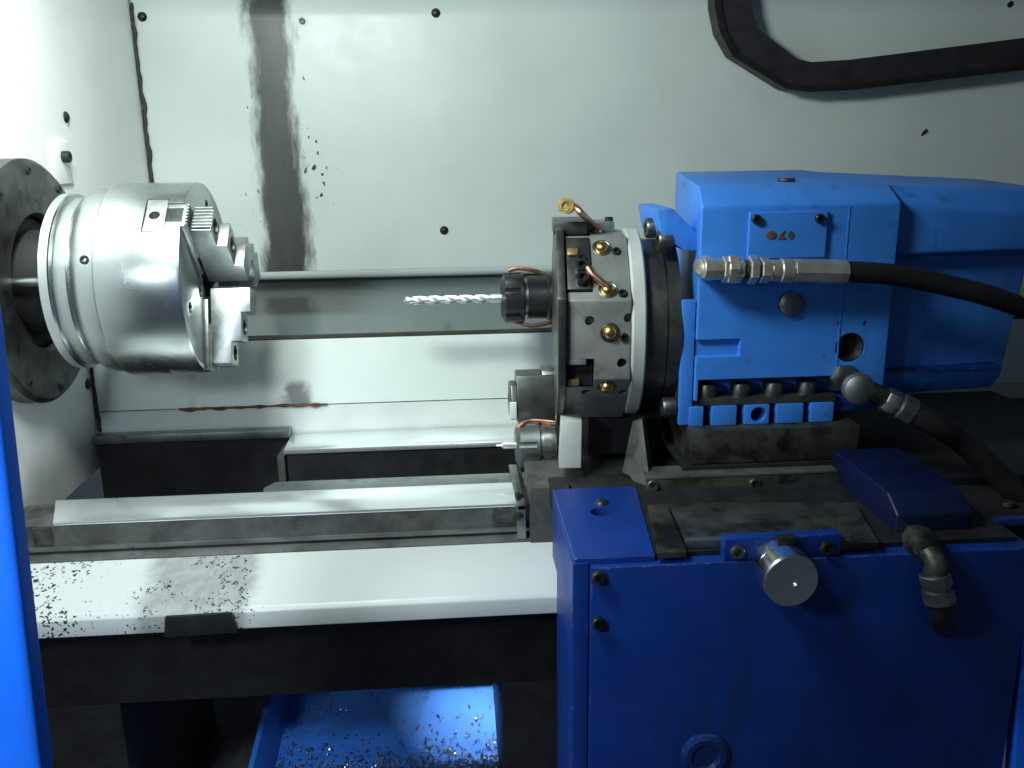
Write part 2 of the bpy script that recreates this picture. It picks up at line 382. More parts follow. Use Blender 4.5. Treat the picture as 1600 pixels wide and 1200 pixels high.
# dirty sealant bead down the corner
b = MB(); prev = None
pts = [Vector((LX+.001+.0055*random.random()**2, 1.757, 1.06+.9*i/70)) for i in range(71)]
b.tube(pts, .0040, 8, 2).build('corner_sealant', 'black_mark', lw)
pts = [Vector((LX+.003+.002*random.random(), 1.364, .855+.12*i/14)) for i in range(15)]
MB().tube(pts, .003, 8, 1).build('corner_sealant', 'black_mark', lw)
inst(PAN, 'screw', lw, PX(103, 183, LX), (1, 0, 0))
inst(PAN, 'screw', lw, PX(137, 600, LX), (1, 0, 0))
p = PX(95, 243, LX)
MB().box(LX, LX+.003, p.y-.035, p.y+.026, p.z-.04, p.z+.020).build('cover_plate', 'left_paint', lw, .001)
inst(CAP_M, 'bolt', lw, p+Vector((.003, 0, -.002)), (1, 0, 0))

# chip tray and floor under the bed
tray = empty('chip_tray', (0, 1.2, .45), 'blue painted chip tray floor below the lathe bed, littered with swarf', 'chip tray')
xR = .34
def tz(y): return .345+(y-1.0)*.22
def tray_pt(px, py):
    z = .36
    for _ in range(12): p = PZ(px, py, z); z = tz(p.y)
    return p
a0, a1 = tray_pt(430, 1200), tray_pt(459, 1070)
dd = (a1-a0); a0 = a0-dd*.9; a1 = a1+dd*1.6
fq = [(a0.x-.018, a0.y), (xR, a0.y), (xR, a1.y), (a1.x-.018, a1.y)]
MB().hexa([(x, y, tz(y)-.008) for x, y in fq], [(x, y, tz(y)) for x, y in fq]).build('tray_floor', 'blue_tray', tray)
MB().hexa([a0+Vector((-.02, 0, .001)), a0+Vector((.0, 0, .001)), a1+Vector((.0, 0, .001)), a1+Vector((-.02, 0, .001))],
          [a0+Vector((-.026, 0, .05)), a0+Vector((-.018, 0, .05)), a1+Vector((-.018, 0, .05)), a1+Vector((-.026, 0, .05))]).build('tray_rim', 'blue_tray', tray, .0015)
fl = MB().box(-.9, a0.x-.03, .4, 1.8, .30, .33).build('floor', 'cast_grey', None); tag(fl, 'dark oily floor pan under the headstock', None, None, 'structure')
# swarf: curled flakes that nobody could count
b = MB()
for i in range(7000):
    y = 1.07+abs(random.gauss(0, .045)) if random.random() < .93 else random.uniform(1.0, 1.35)
    x = random.uniform(-.29, .16); z = tz(y)+.0015+random.random()*max(0, .022-(y-1.07)*.25)
    rr = random.uniform(.001, .003); n = random.randint(2, 4); w = random.uniform(.0006, .0018)
    rot = Matrix.Rotation(random.uniform(0, 6.28), 3, 'Z') @ Matrix.Rotation(random.uniform(-1.2, 1.2), 3, 'X')
    o = Vector((x, y, z)); vs = []
    for k in range(n+1):
        an = k*.9
        for sx in (-1, 1): vs.append(o + rot @ Vector((rr*math.cos(an), sx*w, rr*math.sin(an)+rr*.6)))
    b.faces(vs, [(2*k, 2*k+1, 2*k+3, 2*k+2) for k in range(n)])
bm = b.bm; me = bpy.data.meshes.new('swarf'); bm.to_mesh(me); bm.free()
tag(place(me, 'swarf', 'chips_mat'), 'glittering metal swarf scattered over the blue chip tray', 'swarf', None, 'stuff')

# ================================================================== LATHE BED
bed = empty('lathe_bed', (0, 1.2, .45), 'cast lathe bed with ground steel ways and white painted sloping front', 'lathe bed')
ZB = .843
YF = 1.036
MB().prism_z([(PZ(86, 813, ZB).x, YF), (1.3, YF), (1.3, 1.110), (PZ(97, 772, ZB).x, 1.110)], .8385, ZB).build('front_way', 'way_steel', bed, .0012)
MB().prism_z([(PZ(52, 815, ZB).x, YF-.002), (PZ(84, 813, ZB).x-.001, YF-.002), (PZ(95, 775, ZB).x-.002, 1.108), (PZ(60, 790, ZB).x, 1.108)], .815, ZB-.006).build('way_end', 'oily_steel', bed, .001)
xg = PZ(415, 760, ZB).x
MB().prism_z([(xg, 1.1105), (1.3, 1.1105), (1.3, 1.156), (PZ(432, 745, ZB).x, 1.156), (xg-.004, 1.135)], .80, ZB-.004).build('inner_way', 'dull_steel', bed, .001)
MB().box(-.552, 1.3, YF+.001, 1.110, .62, .838).build('front_web', 'cast_grey', bed)
MB().box(-.552, 1.3, YF-.0045, YF+.0005, .806, .812).build('web_bead', 'dull_steel', bed, .001)
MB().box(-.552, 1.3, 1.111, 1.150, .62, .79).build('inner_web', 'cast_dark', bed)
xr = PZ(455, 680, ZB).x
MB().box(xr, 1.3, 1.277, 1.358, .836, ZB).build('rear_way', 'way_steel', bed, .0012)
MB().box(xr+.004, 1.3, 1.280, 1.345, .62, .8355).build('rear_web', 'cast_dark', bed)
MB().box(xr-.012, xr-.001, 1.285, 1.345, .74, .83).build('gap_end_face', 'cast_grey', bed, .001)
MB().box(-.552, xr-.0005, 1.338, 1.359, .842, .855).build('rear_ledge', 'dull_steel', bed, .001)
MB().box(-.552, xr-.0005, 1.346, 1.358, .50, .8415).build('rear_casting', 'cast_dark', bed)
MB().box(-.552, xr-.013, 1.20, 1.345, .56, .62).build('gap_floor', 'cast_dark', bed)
# cross ribs inside the bed
for x in (.20, .5): MB().box(x, x+.03, 1.151, 1.281, .66, .76).build('rib', 'cast_dark', bed, .003)
# white painted front
z1, z2, z3 = PY(450, 857, 1.028).z, PY(450, 953, .93).z, PY(450, 979, .93).z
MB().prism_x([(1.0355, z1+.004), (1.0355, z1-.02), (1.02, z1-.02), (1.02, z1+.0)], -.552, .60).build('front_shoulder', 'cast_grey', bed, .001)
MB().prism_x([(1.026, z1), (.936, z2+.004), (.931, z2-.001), (.930, z3), (.936, z3), (.94, z2-.006), (1.026, z1-.008)], -.54, .60).build('front_apron', 'bed_paint', bed, .0015)
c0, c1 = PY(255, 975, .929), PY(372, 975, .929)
MB().prism_y([(c0.x, z3-.004), (c0.x+.004, z2+.001), (c1.x-.006, z2+.002), (c1.x, z3-.002)], .925, .9295).build('dark_lip_plate', 'rubber', bed, .001)  # dark plate hung on the white front lip
MB().prism_x([(.945, z3+.003), (1.02, z3-.02), (1.02, .622), (.985, .622), (.975, z3-.04)], -.545, .60).build('front_base', 'cast_dark', bed)
xleg = PY(786, 1120, .99).x
MB().box(xleg, .62, .985, 1.30, .30, .6215).build('leg', 'cast_dark', bed, .003)
MB().box(-.552, -.42, .985, 1.35, .30, .6215).build('leg', 'cast_dark', bed, .003)

# ================================================================== SPINDLE FLANGE + CHUCK
AY, AZ = 1.2, 1.113
AX = Vector((0, AY, AZ))
fr = .158
fl = empty('spindle_flange', (LX, AY, AZ-fr), 'round dark steel flange with bolts around the spindle on the left wall', 'flange')
FX = PY(70, 440, 1.2).x
MB().lathe([(LX, .085), (LX, fr), (FX-.006, fr), (FX-.001, fr-.005), (FX, fr-.007), (FX, .090), (FX-.006, .086), (FX-.008, .085)], AX, (1, 0, 0), 96).build('flange_disc', 'flange_steel', fl)
MB().lathe([(LX, .084), (FX-.012, .084), (FX-.012, .0)], AX, (1, 0, 0), 64).build('spindle_recess', 'cast_dark', fl)
for k in range(10):
    a = R_(18+36*k); inst(CAP_S, 'bolt', fl, (FX-.003, AY-.143*math.cos(a), AZ+.143*math.sin(a)), (1, 0, 0), k)

def NX(px, r): return PY(px, 445, AY-r).x
xr0, xr1, xa2, xa3, xf = NX(58, .113), NX(76, .113), NX(105, .110), NX(147, .12), NX(282, .125)
ch = empty('lathe_chuck', (xr0, AY, AZ-.125), 'large bright steel three jaw chuck mounted on the spindle', 'chuck')
MB().lathe([(FX-.011, 0), (FX-.011, .068), (xr0, .068), (xr0, 0)], AX, (1, 0, 0), 64).build('spindle_nose', 'cast_dark', ch)  # near-black material paints in the shadow behind the chuck
for a in (8,):
    q = R_(a); p = Vector((0, AY-.078*math.cos(q), AZ+.078*math.sin(q)))
    MB().cyl(p+Vector((FX-.012, 0, 0)), p+Vector((xr0+.001, 0, 0)), .006, 16).build('stud', 'dull_steel' if a == 8 else 'black_oxide', ch)
MB().lathe([(xr0, .05), (xr0, .111), (xr0+.0015, .1135), (xr1-.0015, .1135), (xr1, .112), (xr1, .05)], AX, (1, 0, 0), 128).build('back_ring', 'ground_steel', ch)
MB().lathe([(xr1+.0002, .05), (xr1+.0002, .107), (xr1+.003, .109), (xa2-.002, .1095), (xa2-.001, .1085), (xa2, .1095), (xa2+.006, .115), (xa2+.018, .1195), (xa3-.002, .1205), (xa3-.0008, .1195), (xa3-.0002, .117), (xa3-.0002, .05)], AX, (1, 0, 0), 128).build('adapter_plate', 'chuck_steel', ch)
JA = (47, -73, 167)
def jframe(a):
    q = R_(a); return Vector((0, -math.cos(q), math.sin(q))), Vector((0, math.sin(q), math.cos(q)))   # radial, tangential
def jhexa(mbd, a, poly, w0, w1):
    """poly in (radial, axial from chuck face) extruded tangentially"""
    n, t = jframe(a)
    return mbd.hexa([AX+Vector((xf+h, 0, 0))+n*r+t*w0 for r, h in poly], [AX+Vector((xf+h, 0, 0))+n*r+t*w1 for r, h in poly])
cuts = []
for a in JA:
    cuts.append(jhexa(MB(), a, [(.02, .01), (.14, .01), (.14, -.020), (.02, -.020)], -.0185, .0185))
    cuts.append(jhexa(MB(), a, [(.02, -.0201), (.14, -.0201), (.14, -.046), (.02, -.046)], -.0265, .0265))
for a in (-13, 107, 227):
    n, t = jframe(a)
    for r in (.045, .098):
        p = AX+n*r; cuts.append(MB().cyl(p+Vector((xf-.008, 0, 0)), p+Vector((xf+.01, 0, 0)), .0075, 20))
MB().lathe([(xa3, .02), (xa3, .119), (xa3+.0012, .1245), (xa3+.003, .125), (xf-.004, .125), (xf-.0012, .1242), (xf, .1215), (xf, .028), (xa3+.02, .028), (xa3+.02, .02)], AX, (1, 0, 0), 160).build('chuck_body', 'chuck_steel', ch, cuts=cuts)
n, t = jframe(-64)
for a, x in ((-64, xa3+.05), (20, xa3-.01)):
    n, t = jframe(a); inst(CAP_S, 'plug_screw', ch, AX+Vector((x, 0, 0))+n*(.1235 if x > xa3 else .1195)-n*.003, n)
for a in (-13, 107, 227):
    n, t = jframe(a)
    for r in (.045, .098): inst(CAP_S, 'face_screw', ch, AX+n*r+Vector((xf-.0075, 0, 0)), (1, 0, 0), a)
for a in JA:
    n, t = jframe(a)
    j = empty('jaw', AX+n*.06+Vector((xf, 0, 0))); j.parent = ch; j.location = ORIG[j.name]-ORIG[ch.name]
    mc = [MB().cyl(AX+n*.10+Vector((xf-.034, 0, 0)), AX+n*.14+Vector((xf-.034, 0, 0)), .0065, 20),
          jhexa(MB(), a, [(.105, -.0005), (.14, -.0005), (.14, -.022), (.105, -.022)], -.011, .011)]
    bb = jhexa(MB(), a, [(.03, -.0455), (.1225, -.0455), (.1225, -.0206), (.03, -.0206)], -.026, .026)
    bb.build('master_jaw_base', 'jaw_steel', j, .0012, cuts=[mc[0]])
    bb = jhexa(MB(), a, [(.03, -.0204), (.1225, -.0204), (.1225, .0035), (.03, .0035)], -.018, .018)
    bb.build('master_jaw', 'jaw_steel', j, .0012, cuts=[mc[1]])
    # serrations seen at the outer end between master and top jaw
    for k in range(7):
        w = -.015+.005*k
        MB().hexa([AX+Vector((xf+.0036, 0, 0))+n*.062+t*(w-.0022), AX+Vector((xf+.0036, 0, 0))+n*.062+t*(w+.0022), AX+Vector((xf+.0036, 0, 0))+n*.124+t*(w+.0022), AX+Vector((xf+.0036, 0, 0))+n*.124+t*(w-.0022)],
                  [AX+Vector((xf+.0066, 0, 0))+n*.062+t*(w-.0008), AX+Vector((xf+.0066, 0, 0))+n*.062+t*(w+.0008), AX+Vector((xf+.0066, 0, 0))+n*.124+t*(w+.0008), AX+Vector((xf+.0066, 0, 0))+n*.124+t*(w-.0008)]).build('serration', 'jaw_steel', j)
    # stepped top jaw, counterbored for its two cap screws
    prof = [(.016, .007), (.112, .007), (.115, .010), (.115, .033), (.086, .033), (.086, .046), (.048, .046), (.048, .058), (.016, .058)]
    cb = []
    for r, h in ((.100, .033), (.066, .046)):
        p = AX+n*r; cb.append(MB().cyl(p+Vector((xf+h-.014, 0, 0)), p+Vector((xf+h+.01, 0, 0)), .0105, 24))
    tj = jhexa(MB(), a, prof, -.0185, .0185).build('top_jaw', 'jaw_steel', j, .0010, cuts=cb)
    for k in range(7):
        w = -.0156+.0052*k; q3 = [(.1148, w-.0019), (.1148, w+.0019), (.1178, w+.0007), (.1178, w-.0007)]
        MB().hexa([AX+Vector((xf+.0105, 0, 0))+n*r+t*w_ for r, w_ in q3], [AX+Vector((xf+.0325, 0, 0))+n*r+t*w_ for r, w_ in q3]).build('tooth', 'jaw_steel', tj)
    for r, h in ((.100, .033), (.066, .046)): inst(CAP_M, 'cap_screw', j, AX+n*r+Vector((xf+h-.0138, 0, 0)), (1, 0, 0), a)

# ================================================================== TURRET
TY, TZ, TR = 1.14, 1.052, .126
TA = Vector((0, TY, TZ)); AP = TR*math.cos(R_(22.5))
def tframe(a):
    q = R_(a); return Vector((0, -math.cos(q), math.sin(q))), Vector((0, math.sin(q), math.cos(q)))
x0 = PY(888, 520, 1.03).x; x1 = PY(988, 520, 1.03).x
tu = empty('tool_turret', (x0, TY, TZ-AP), 'octagonal dark steel tool turret disc with brass coolant nozzles', 'turret')
octo = [(TY-TR*math.cos(R_(22.5+45*k)), TZ+TR*math.sin(R_(22.5+45*k))) for k in range(8)]
cuts = []
def tbox(a, xa, xb, s0, s1, h0, h1):
    n, t = tframe(a); A = TA+n*AP
    return MB().hexa([A+Vector((xa, 0, 0))+t*s0+n*h0, A+Vector((xb, 0, 0))+t*s0+n*h0, A+Vector((xb, 0, 0))+t*s1+n*h0, A+Vector((xa, 0, 0))+t*s1+n*h0],
                     [A+Vector((xa, 0, 0))+t*s0+n*h1, A+Vector((xb, 0, 0))+t*s0+n*h1, A+Vector((xb, 0, 0))+t*s1+n*h1, A+Vector((xa, 0, 0))+t*s1+n*h1])
cuts.append(tbox(45, x0-.01, x0+.032, -.036, .046, -.03, .02))
cuts.append(tbox(0, x0-.01, x0+.034, -.060, -.022, -.028, .02))
cuts.append(tbox(90, x0-.01, x0+.034, -.040, .040, -.02, .02))
HOL = {0: ((.028, .024), (.074, .027), (.067, -.028)), -45: ((.026, .018), (.072, .017)), 45: ()}
for a, hs in HOL.items():
    n, t = tframe(a)
    for hx, hs_ in hs:
        p = TA+n*(AP-.012)+t*hs_+Vector((x0+hx, 0, 0)); cuts.append(MB().cyl(p, p+n*.03, .006, 20))
MB().prism_x(octo, x0, x1).build('turret_disc', 'turret_steel', tu, .0022, cuts=cuts)
n, t = tframe(0); inst(CAP_S, 'set_screw', tu, TA+n*(AP-.0115)+t*-.028+Vector((x0+.067, 0, 0)), n)
# face plate on which the tool holders sit
PR = .136
octp = [(TY-PR*math.cos(R_(22.5+45*k)), TZ+PR*math.sin(R_(22.5+45*k))) for k in range(8)]
xp = x0-.010
MB().prism_x(octp, xp, x0-.0005).build('face_plate', 'dark_steel', tu, .0015)
# nozzles on the flats
NOZ = {90: ((.044, .0),), 45: ((.046, .030), (.050, -.033)), 0: ((.052, .010),), -45: ((.050, .033),), -90: ((.05, .0),)}
for a, lst in NOZ.items():
    n, t = tframe(a)
    for hx, s_ in lst:
        p = TA+n*AP+t*s_+Vector((x0+hx, 0, 0))
        nz = MB().lathe([(-.004, 0), (-.004, .0095), (.0006, .0095), (.0006, .0078), (.004, .0076), (.0065, .0058), (.0078, .003), (.008, 0)], p, n, 24).build('nozzle', 'brass', tu)
        MB().lathe([(-.002, .010), (.0007, .012), (.0012, .0105), (.0006, .0093)], p, n, 28).build('nozzle_seat', 'dark_steel', nz)
        if a in (45, 0): inst(CAP_S, 'clamp_screw', tu, p+Vector((.017, 0, 0))+t*-.006-n*.002, n)
def T(px, py, Y): return PY(px, py, Y)
# coolant pipes of copper
n45, t45 = tframe(45); n90, t90 = tframe(90)
pz = TA+n90*AP+Vector((x0+.044, 0, 0))+n90*.006
MB().tube([T(882, 322, 1.10), T(893, 322, 1.10), T(905, 333, 1.09), pz+Vector((-.004, -.002, .004)), pz], .0042, 12).build('coolant_pipe', 'copper', tu)
MB().lathe([(-.007, 0), (-.007, .010), (.007, .010), (.007, .005), (.003, .0045), (.003, 0)], T(881, 322, 1.10), (-.2, -1, .1), 20).build('pipe_fitting', 'brass', tu)
pz = TA+n45*AP+t45*-.033+Vector((x0+.050, 0, 0))+n45*.006
MB().tube([T(921, 418, 1.04), T(930, 430, 1.035), pz], .0042, 12).build('coolant_pipe', 'copper', tu)
MB().tube([T(775, 425, 1.27), T(790, 421, 1.27), T(815, 424, 1.27), T(840, 432, 1.28), T(866, 438, 1.28)], .0030, 10).build('coolant_pipe', 'copper', tu)
MB().tube([T(780, 494, 1.25), T(786, 504, 1.25), T(810, 511, 1.25), T(840, 506, 1.26), T(868, 500, 1.26)], .0030, 10).build('coolant_pipe', 'copper', tu)
MB().tube([T(800, 680, 1.13), T(806, 668, 1.13), T(822, 660, 1.14), T(850, 661, 1.14), T(872, 663, 1.14)], .0030, 10).build('coolant_pipe', 'copper', tu)
# seal ring and neck
xs1 = PY(1013, 520, 1.025).x; xn1 = PY(1064, 520, 1.04).x
MB().lathe([(x1+.0005, .05), (x1+.0005, .119), (x1+.003, .1215), (xs1-.002, .1215), (xs1, .1195), (xs1, .05)], TA, (1, 0, 0), 96).build('seal_ring', 'seal_grey', tu)
xm = xs1+(xn1-xs1)*.62
MB().lathe([(xs1+.0002, .03), (xs1+.0002, .108), (xm-.001, .108), (xm-.001, .105), (xm+.001, .105), (xm+.001, .109), (xn1, .109), (xn1, .03)], TA, (1, 0, 0), 96).build('turret_neck', 'dark_steel', tu)

# ---------------- tools carried by the turret
dr = .150
dc = PY(820, 467, 1.27); dY, dZ = dc.y, PY(700, 468, 1.27).z
xd0, xd1, xd2, xd3, xd4 = [PY(px, 467, 1.27).x for px in (630, 783, 818, 823, 866)]
ho = empty('collet_holder', (xd2, dY, dZ-.03), 'black collet chuck on the turret gripping the long twist drill', 'tool holder')
b = MB(); b.lathe([(xd1, .007), (xd1, .026), (xd1+.005, .036), (xd2-.002, .037), (xd2, .035), (xd2, .010)], Vector((0, dY, dZ)), (1, 0, 0), 40)
nut = []
for k in range(6):
    q = R_(60*k+25); p = Vector((0, dY-.0385*math.cos(q), dZ+.0385*math.sin(q)))
    nut.append(MB().cyl(p+Vector((xd1-.01, 0, 0)), p+Vector((xd2-.006, 0, 0)), .0055, 12))
b.build('collet_nut', 'black_oxide', ho, cuts=nut)
MB().lathe([(xd2, .01), (xd2, .0285), (xd3, .0285), (xd3, .01)], Vector((0, dY, dZ)), (1, 0, 0), 40).build('thread_collar', 'tool_steel', ho)
MB().lathe([(xd3, .01), (xd3, .031), (xd4-.012, .031), (xd4-.010, .034), (xp+.017, .034), (xp+.017, .01)], Vector((0, dY, dZ)), (1, 0, 0), 40).build('holder_body', 'black_oxide', ho)
# twist drill: two helical flutes
b = MB(); rd = .0062; N = 240; SEG = 32; rings = []
for i in range(N+1):
    u = i/N; x = xd0+(xd1+.008-xd0)*u; L = (x-xd0)
    tw = L/.0225*math.pi
    tip = min(1, L/.0045)
    fl_ = 1 if L < .118 else max(0, 1-(L-.118)/.012)
    ring = []
    for k in range(SEG):
        a = 2*math.pi*k/SEG
        g = abs(math.sin(a))**.6
        r = rd*(1-fl_*.62*max(0, (math.cos(a)**2-.45)/.55)**.8)*tip
        ring.append(b.bm.verts.new((x, dY+r*math.cos(a+tw), dZ+r*math.sin(a+tw))))
    rings.append(ring)
for A, B in zip(rings, rings[1:]):
    for k in range(SEG): b.bm.faces.new((A[k], A[(k+1) % SEG], B[(k+1) % SEG], B[k]))
b.bm.faces.new(rings[-1])
bmesh.ops.remove_doubles(b.bm, verts=b.bm.verts, dist=1e-5)
tag(b.build('drill_bit', 'bright_drill', None, ang=40), 'long bright twist drill pointing left at the chuck', 'drill')

# boring bar holder at the back
by = 1.21; bz = PY(835, 622, by).z; q = [PY(px, 622, by).x for px in (795, 806, 845, 872)]
bo = empty('boring_holder', (q[2], by, bz-.03), 'dark blocky boring bar holder with pale end plate on the turret', 'tool holder')
zt_, zb_ = PY(835, 590, by-.03).z, PY(835, 664, by-.03).z
MB().prism_x([(by-.032, zb_), (by-.032, bz), (by-.018, zt_), (by+.02, zt_), (by+.034, bz), (by+.034, zb_)], q[1], xp+.012).build('holder_block', 'dark_steel', bo, .0015)
MB().prism_x([(by-.02, zt_+.0005), (by-.016, zt_+.006), (by+.016, zt_+.006), (by+.02, zt_+.0005)], q[2], xp+.012).build('holder_cap', 'dull_steel', bo, .001)
MB().lathe([(q[0], .009), (q[0], .026), (q[0]+.002, .029), (q[1]-.0006, .029), (q[1]-.0006, .009)], Vector((0, by-.002, bz-.001)), (1, 0, 0), 6).build('end_plate', 'dark_steel', bo, .0008)
MB().box(q[0]-.001, q[1]-.0015, by-.033, by-.0295, bz-.020, bz+.004).build('clamp_plate', 'white_trim', bo, .0008)
MB().lathe([(q[0]-.0005, 0), (q[0]-.0005, .008), (q[0]+.03, .008)], Vector((0, by, bz)), (1, 0, 0), 20).build('bore', 'cast_dark', bo)

# centre drill collet at the bottom station
cy = 1.145; cz = PY(838, 694, cy).z; q = [PY(px, 694, cy-.03).x for px in (776, 808, 846, 850, 864, 874)]
co = empty('centre_drill_holder', (q[2], cy, cz-.03), 'steel collet chuck at the turret bottom gripping a short centre drill', 'tool holder')
b = MB(); b.lathe([(q[1], .006), (q[1], .024), (q[1]+.005, .031), (q[2]-.001, .0315), (q[2], .030), (q[2], .01)], Vector((0, cy, cz)), (1, 0, 0), 40)
nut = []
for k in range(6):
    an = R_(60*k+17); p = Vector((0, cy-.033*math.cos(an), cz+.033*math.sin(an)))
    nut.append(MB().cyl(p+Vector((q[1]-.01, 0, 0)), p+Vector((q[2]-.006, 0, 0)), .005, 12))
b.build('collet_nut', 'dull_steel', co, cuts=nut)
MB().lathe([(q[2], .01), (q[2], .026), (q[3], .026), (q[3], .029), (q[4], .029), (q[4], .027), (xp+.007, .027), (xp+.007, .01)], Vector((0, cy, cz)), (1, 0, 0), 40).build('holder_body', 'tool_steel', co)
tag(MB().lathe([(q[0], 0), (q[0]+.001, .0012), (q[0]+.007, .0018), (q[0]+.011, .005), (q[0]+.022, .0052), (q[1]+.006, .0052), (q[1]+.006, 0)], Vector((0, cy, cz)), (1, 0, 0), 16).build('centre_drill', 'bright_drill', None), 'short pale centre drill tip in the lower collet chuck', 'drill')

# turning tools clamped in the front pockets
def turning_tool(a, s0, s1, label, insert_s):
    n, t = tframe(a); A = TA+n*AP
    e = empty('turning_tool', A+Vector((x0+.015, 0, 0)), label, 'cutting tool')
    tbox(a, x0+.002, x0+.0305, s0, s1, -.0295, .004).build('shank', 'dark_steel', e, .001)
    tbox(a, x0+.003, x0+.016, insert_s-.006, insert_s+.004, .0042, .0085).build('insert', 'carbide_gold', e, .0012)
    inst(CAP_S, 'insert_screw', e, A+Vector((x0+.020, 0, 0))+t*(insert_s-.010)+n*.004, n)
    for s_ in (s0+.012, s0+.030):
        inst(CAP_M, 'clamp_screw', e, A+Vector((x0+.020, 0, 0))+t*s_+n*.0035, n)
    return e
turning_tool(45, -.034, .044, 'dark turning tool with small insert in the upper front turret pocket', .020)
e = empty('grooving_tool', TA+Vector((x0+.015, 0, 0))+tframe(0)[0]*AP, 'dark clamped tool in the middle front turret pocket below a wedge', 'cutting tool')
tbox(0, x0+.001, x0+.0325, -.058, -.030, -.0275, -.010).build('shank', 'black_oxide', e, .001)
tbox(0, x0+.001, x0+.024, -.0295, -.0225, -.027, .0008).build('wedge', 'turret_steel', e, .0008)
tbox(0, x0+.002, x0+.016, -.056, -.048, -.0098, -.002).build('insert', 'carbide_gold', e, .001)
# pale square shank hanging below the disc
qa, qb = PY(876, 660, 1.04), PY(911, 730, 1.04)
tag(MB().hexa([(qa.x, 1.035, qb.z), (qb.x-.001, 1.035, qb.z), (qb.x-.001, 1.065, qb.z+.003), (qa.x, 1.065, qb.z+.003)], [(qa.x+.003, 1.040, qa.z), (qb.x, 1.040, qa.z), (qb.x, 1.07, qa.z), (qa.x+.003, 1.07, qa.z)]).build('tool_shank', 'seal_grey', None, .001), 'pale square tool shank hanging below the octagonal turret disc', 'cutting tool')
# tool block standing on the top flat
e = empty('top_tool_holder', TA+Vector((x0+.03, 0, AP)), 'dark flat tool block bolted on top of the turret disc', 'tool holder')
tbox(90, x0-.012, x0+.03, -.028, .05, .0005, .017).build('clamp_block', 'dark_steel', e, .0012)
tbox(90, x0+.032, x1-.010, .004, .05, .0005, .013).build('spacer_block', 'dull_steel', e, .0012)
p = TA+n90*(AP+.013)+t90*.025+Vector((x0+.062, 0, 0)); inst(CAP_S, 'bolt', e, p, n90)

# the head stands a few degrees off the spindle line
TURN = Matrix.Rotation(R_(-5), 3, 'Z'); piv = Vector((x0+.04, TY, TZ))
bpy.context.view_layer.update()
for o in list(COL.objects):
    if o.parent is None and (o == tu or o.name.split('.')[0] in ('turning_tool', 'grooving_tool', 'tool_shank', 'top_tool_holder')):
        o.location = piv+TURN @ (o.location-piv)+Vector((.007, 0, 0)); o.rotation_euler.z = R_(-5)
# ---------------- blue turret housing
HX = PY(1085, 560, 1.025).x; HY = 1.022
hb = PY(1200, 662, HY).z; ht = PY(1200, 320, HY).z; htt = PY(1200, 290, 1.058).z; hbk = PY(1200, 266, 1.32).z
XE = PY(1312, 500, HY).x
th = empty('turret_housing', ((HX+XE)/2, 1.15, hb), 'bright blue cast turret head housing with motor cover behind the tool disc', 'housing')
zled = PY(1200, 625, HY).z; zled2 = PY(1200, 600, HY+.02).z
# main body with chamfered top; left face slightly slanted to the neck
xl = PY(1066, 560, 1.06).x
prof = [(HY, zled+.0005), (HY, ht), (1.058, htt), (1.32, hbk), (1.33, hbk-.02), (1.33, zled+.0005)]
slot = []
p = PY(1085, 545, HY)
slot.append(MB().hexa([(HX-.02, HY-.01, p.z-.013), (PY(1160, 545, HY).x, HY-.01, p.z-.013), (PY(1155, 545, HY).x, HY+.006, p.z-.010), (HX-.02, HY+.006, p.z-.010)],
                      [(HX-.02, HY-.01, p.z+.011), (PY(1160, 545, HY).x, HY-.01, p.z+.011), (PY(1155, 545, HY).x, HY+.006, p.z+.011), (HX-.02, HY+.006, p.z+.011)]))
for px, py, r, d in ((1328, 543, .0185, .03), (1312, 505, .0028, .01), (1352, 505, .0028, .01), (1175, 341, .0028, .01), (1280, 341, .0028, .01), (1235, 474, .0150, .004)):
    c = PY(px, py, HY); slot.append(MB().cyl(c+Vector((0, d, 0)), c+Vector((0, -.02, 0)), r, 28))
# recess that carries the bolt ledge
c0 = PY(1090, 610, HY); c1 = PY(1310, 610, HY)
slot.append(MB().box(c0.x, c1.x+.02, HY-.02, HY+.030, zled-.02, PY(1200, 590, HY).z))
XM = PY(1395, 400, HY+.01).x
XB = PY(1057, 268, 1.32).x
mb = MB(); mb.hexa([(HX+(XB-HX)*(y-HY)/(1.32-HY), y, z) for y, z in prof], [(XM, y, z) for y, z in prof])
mb.build('housing_body', 'blue_paint', th, .004, segs=3, cuts=slot)
# bolt ledge and slotted feet
MB().box(c0.x+.0005, c1.x, HY+.004, HY+.0295, zled-.006, zled+.0035).build('bolt_ledge', 'oily_steel', th, .001)
bx = [PY(px, 606, HY+.015).x for px in (1105, 1157, 1208, 1260)]
fx = [PY(px, 645, HY).x for px in (1099, 1113, 1151, 1164, 1202, 1214, 1255, 1267)]
foot = [(HX-.004, fx[0]), (fx[1], fx[2]), (fx[3], fx[4]), (fx[5], fx[6]), (fx[7], PY(1302, 645, HY).x)]
for i, (a, c) in enumerate(foot):
    ct = None
    if i == 2:
        k = PY(1185, 648, HY); ct = [MB().cyl(k+Vector((0, .02, 0)), k+Vector((0, -.02, 0)), .0098, 24)]
    MB().box(a, c, HY, HY+.05, hb, zled-.0065).build('foot', 'blue_paint', th, .0006, cuts=ct)
MB().box(HX-.003, fx[7]+.02, HY+.018, HY+.06, hb+.0005, zled-.007).build('foot_recess', 'cast_dark', th)
for x in bx: inst(CAP_L, 'bolt', th, (x, HY+.016, zled+.0035), (0, 0, 1))
# pale left edge of the front where paint catches the light
MB().box(HX-.0165, HX-.0005, HY+.003, HY+.012, hb+.0008, PY(1075, 470, HY).z).build('edge_strip', 'blue_paint', th, .002)
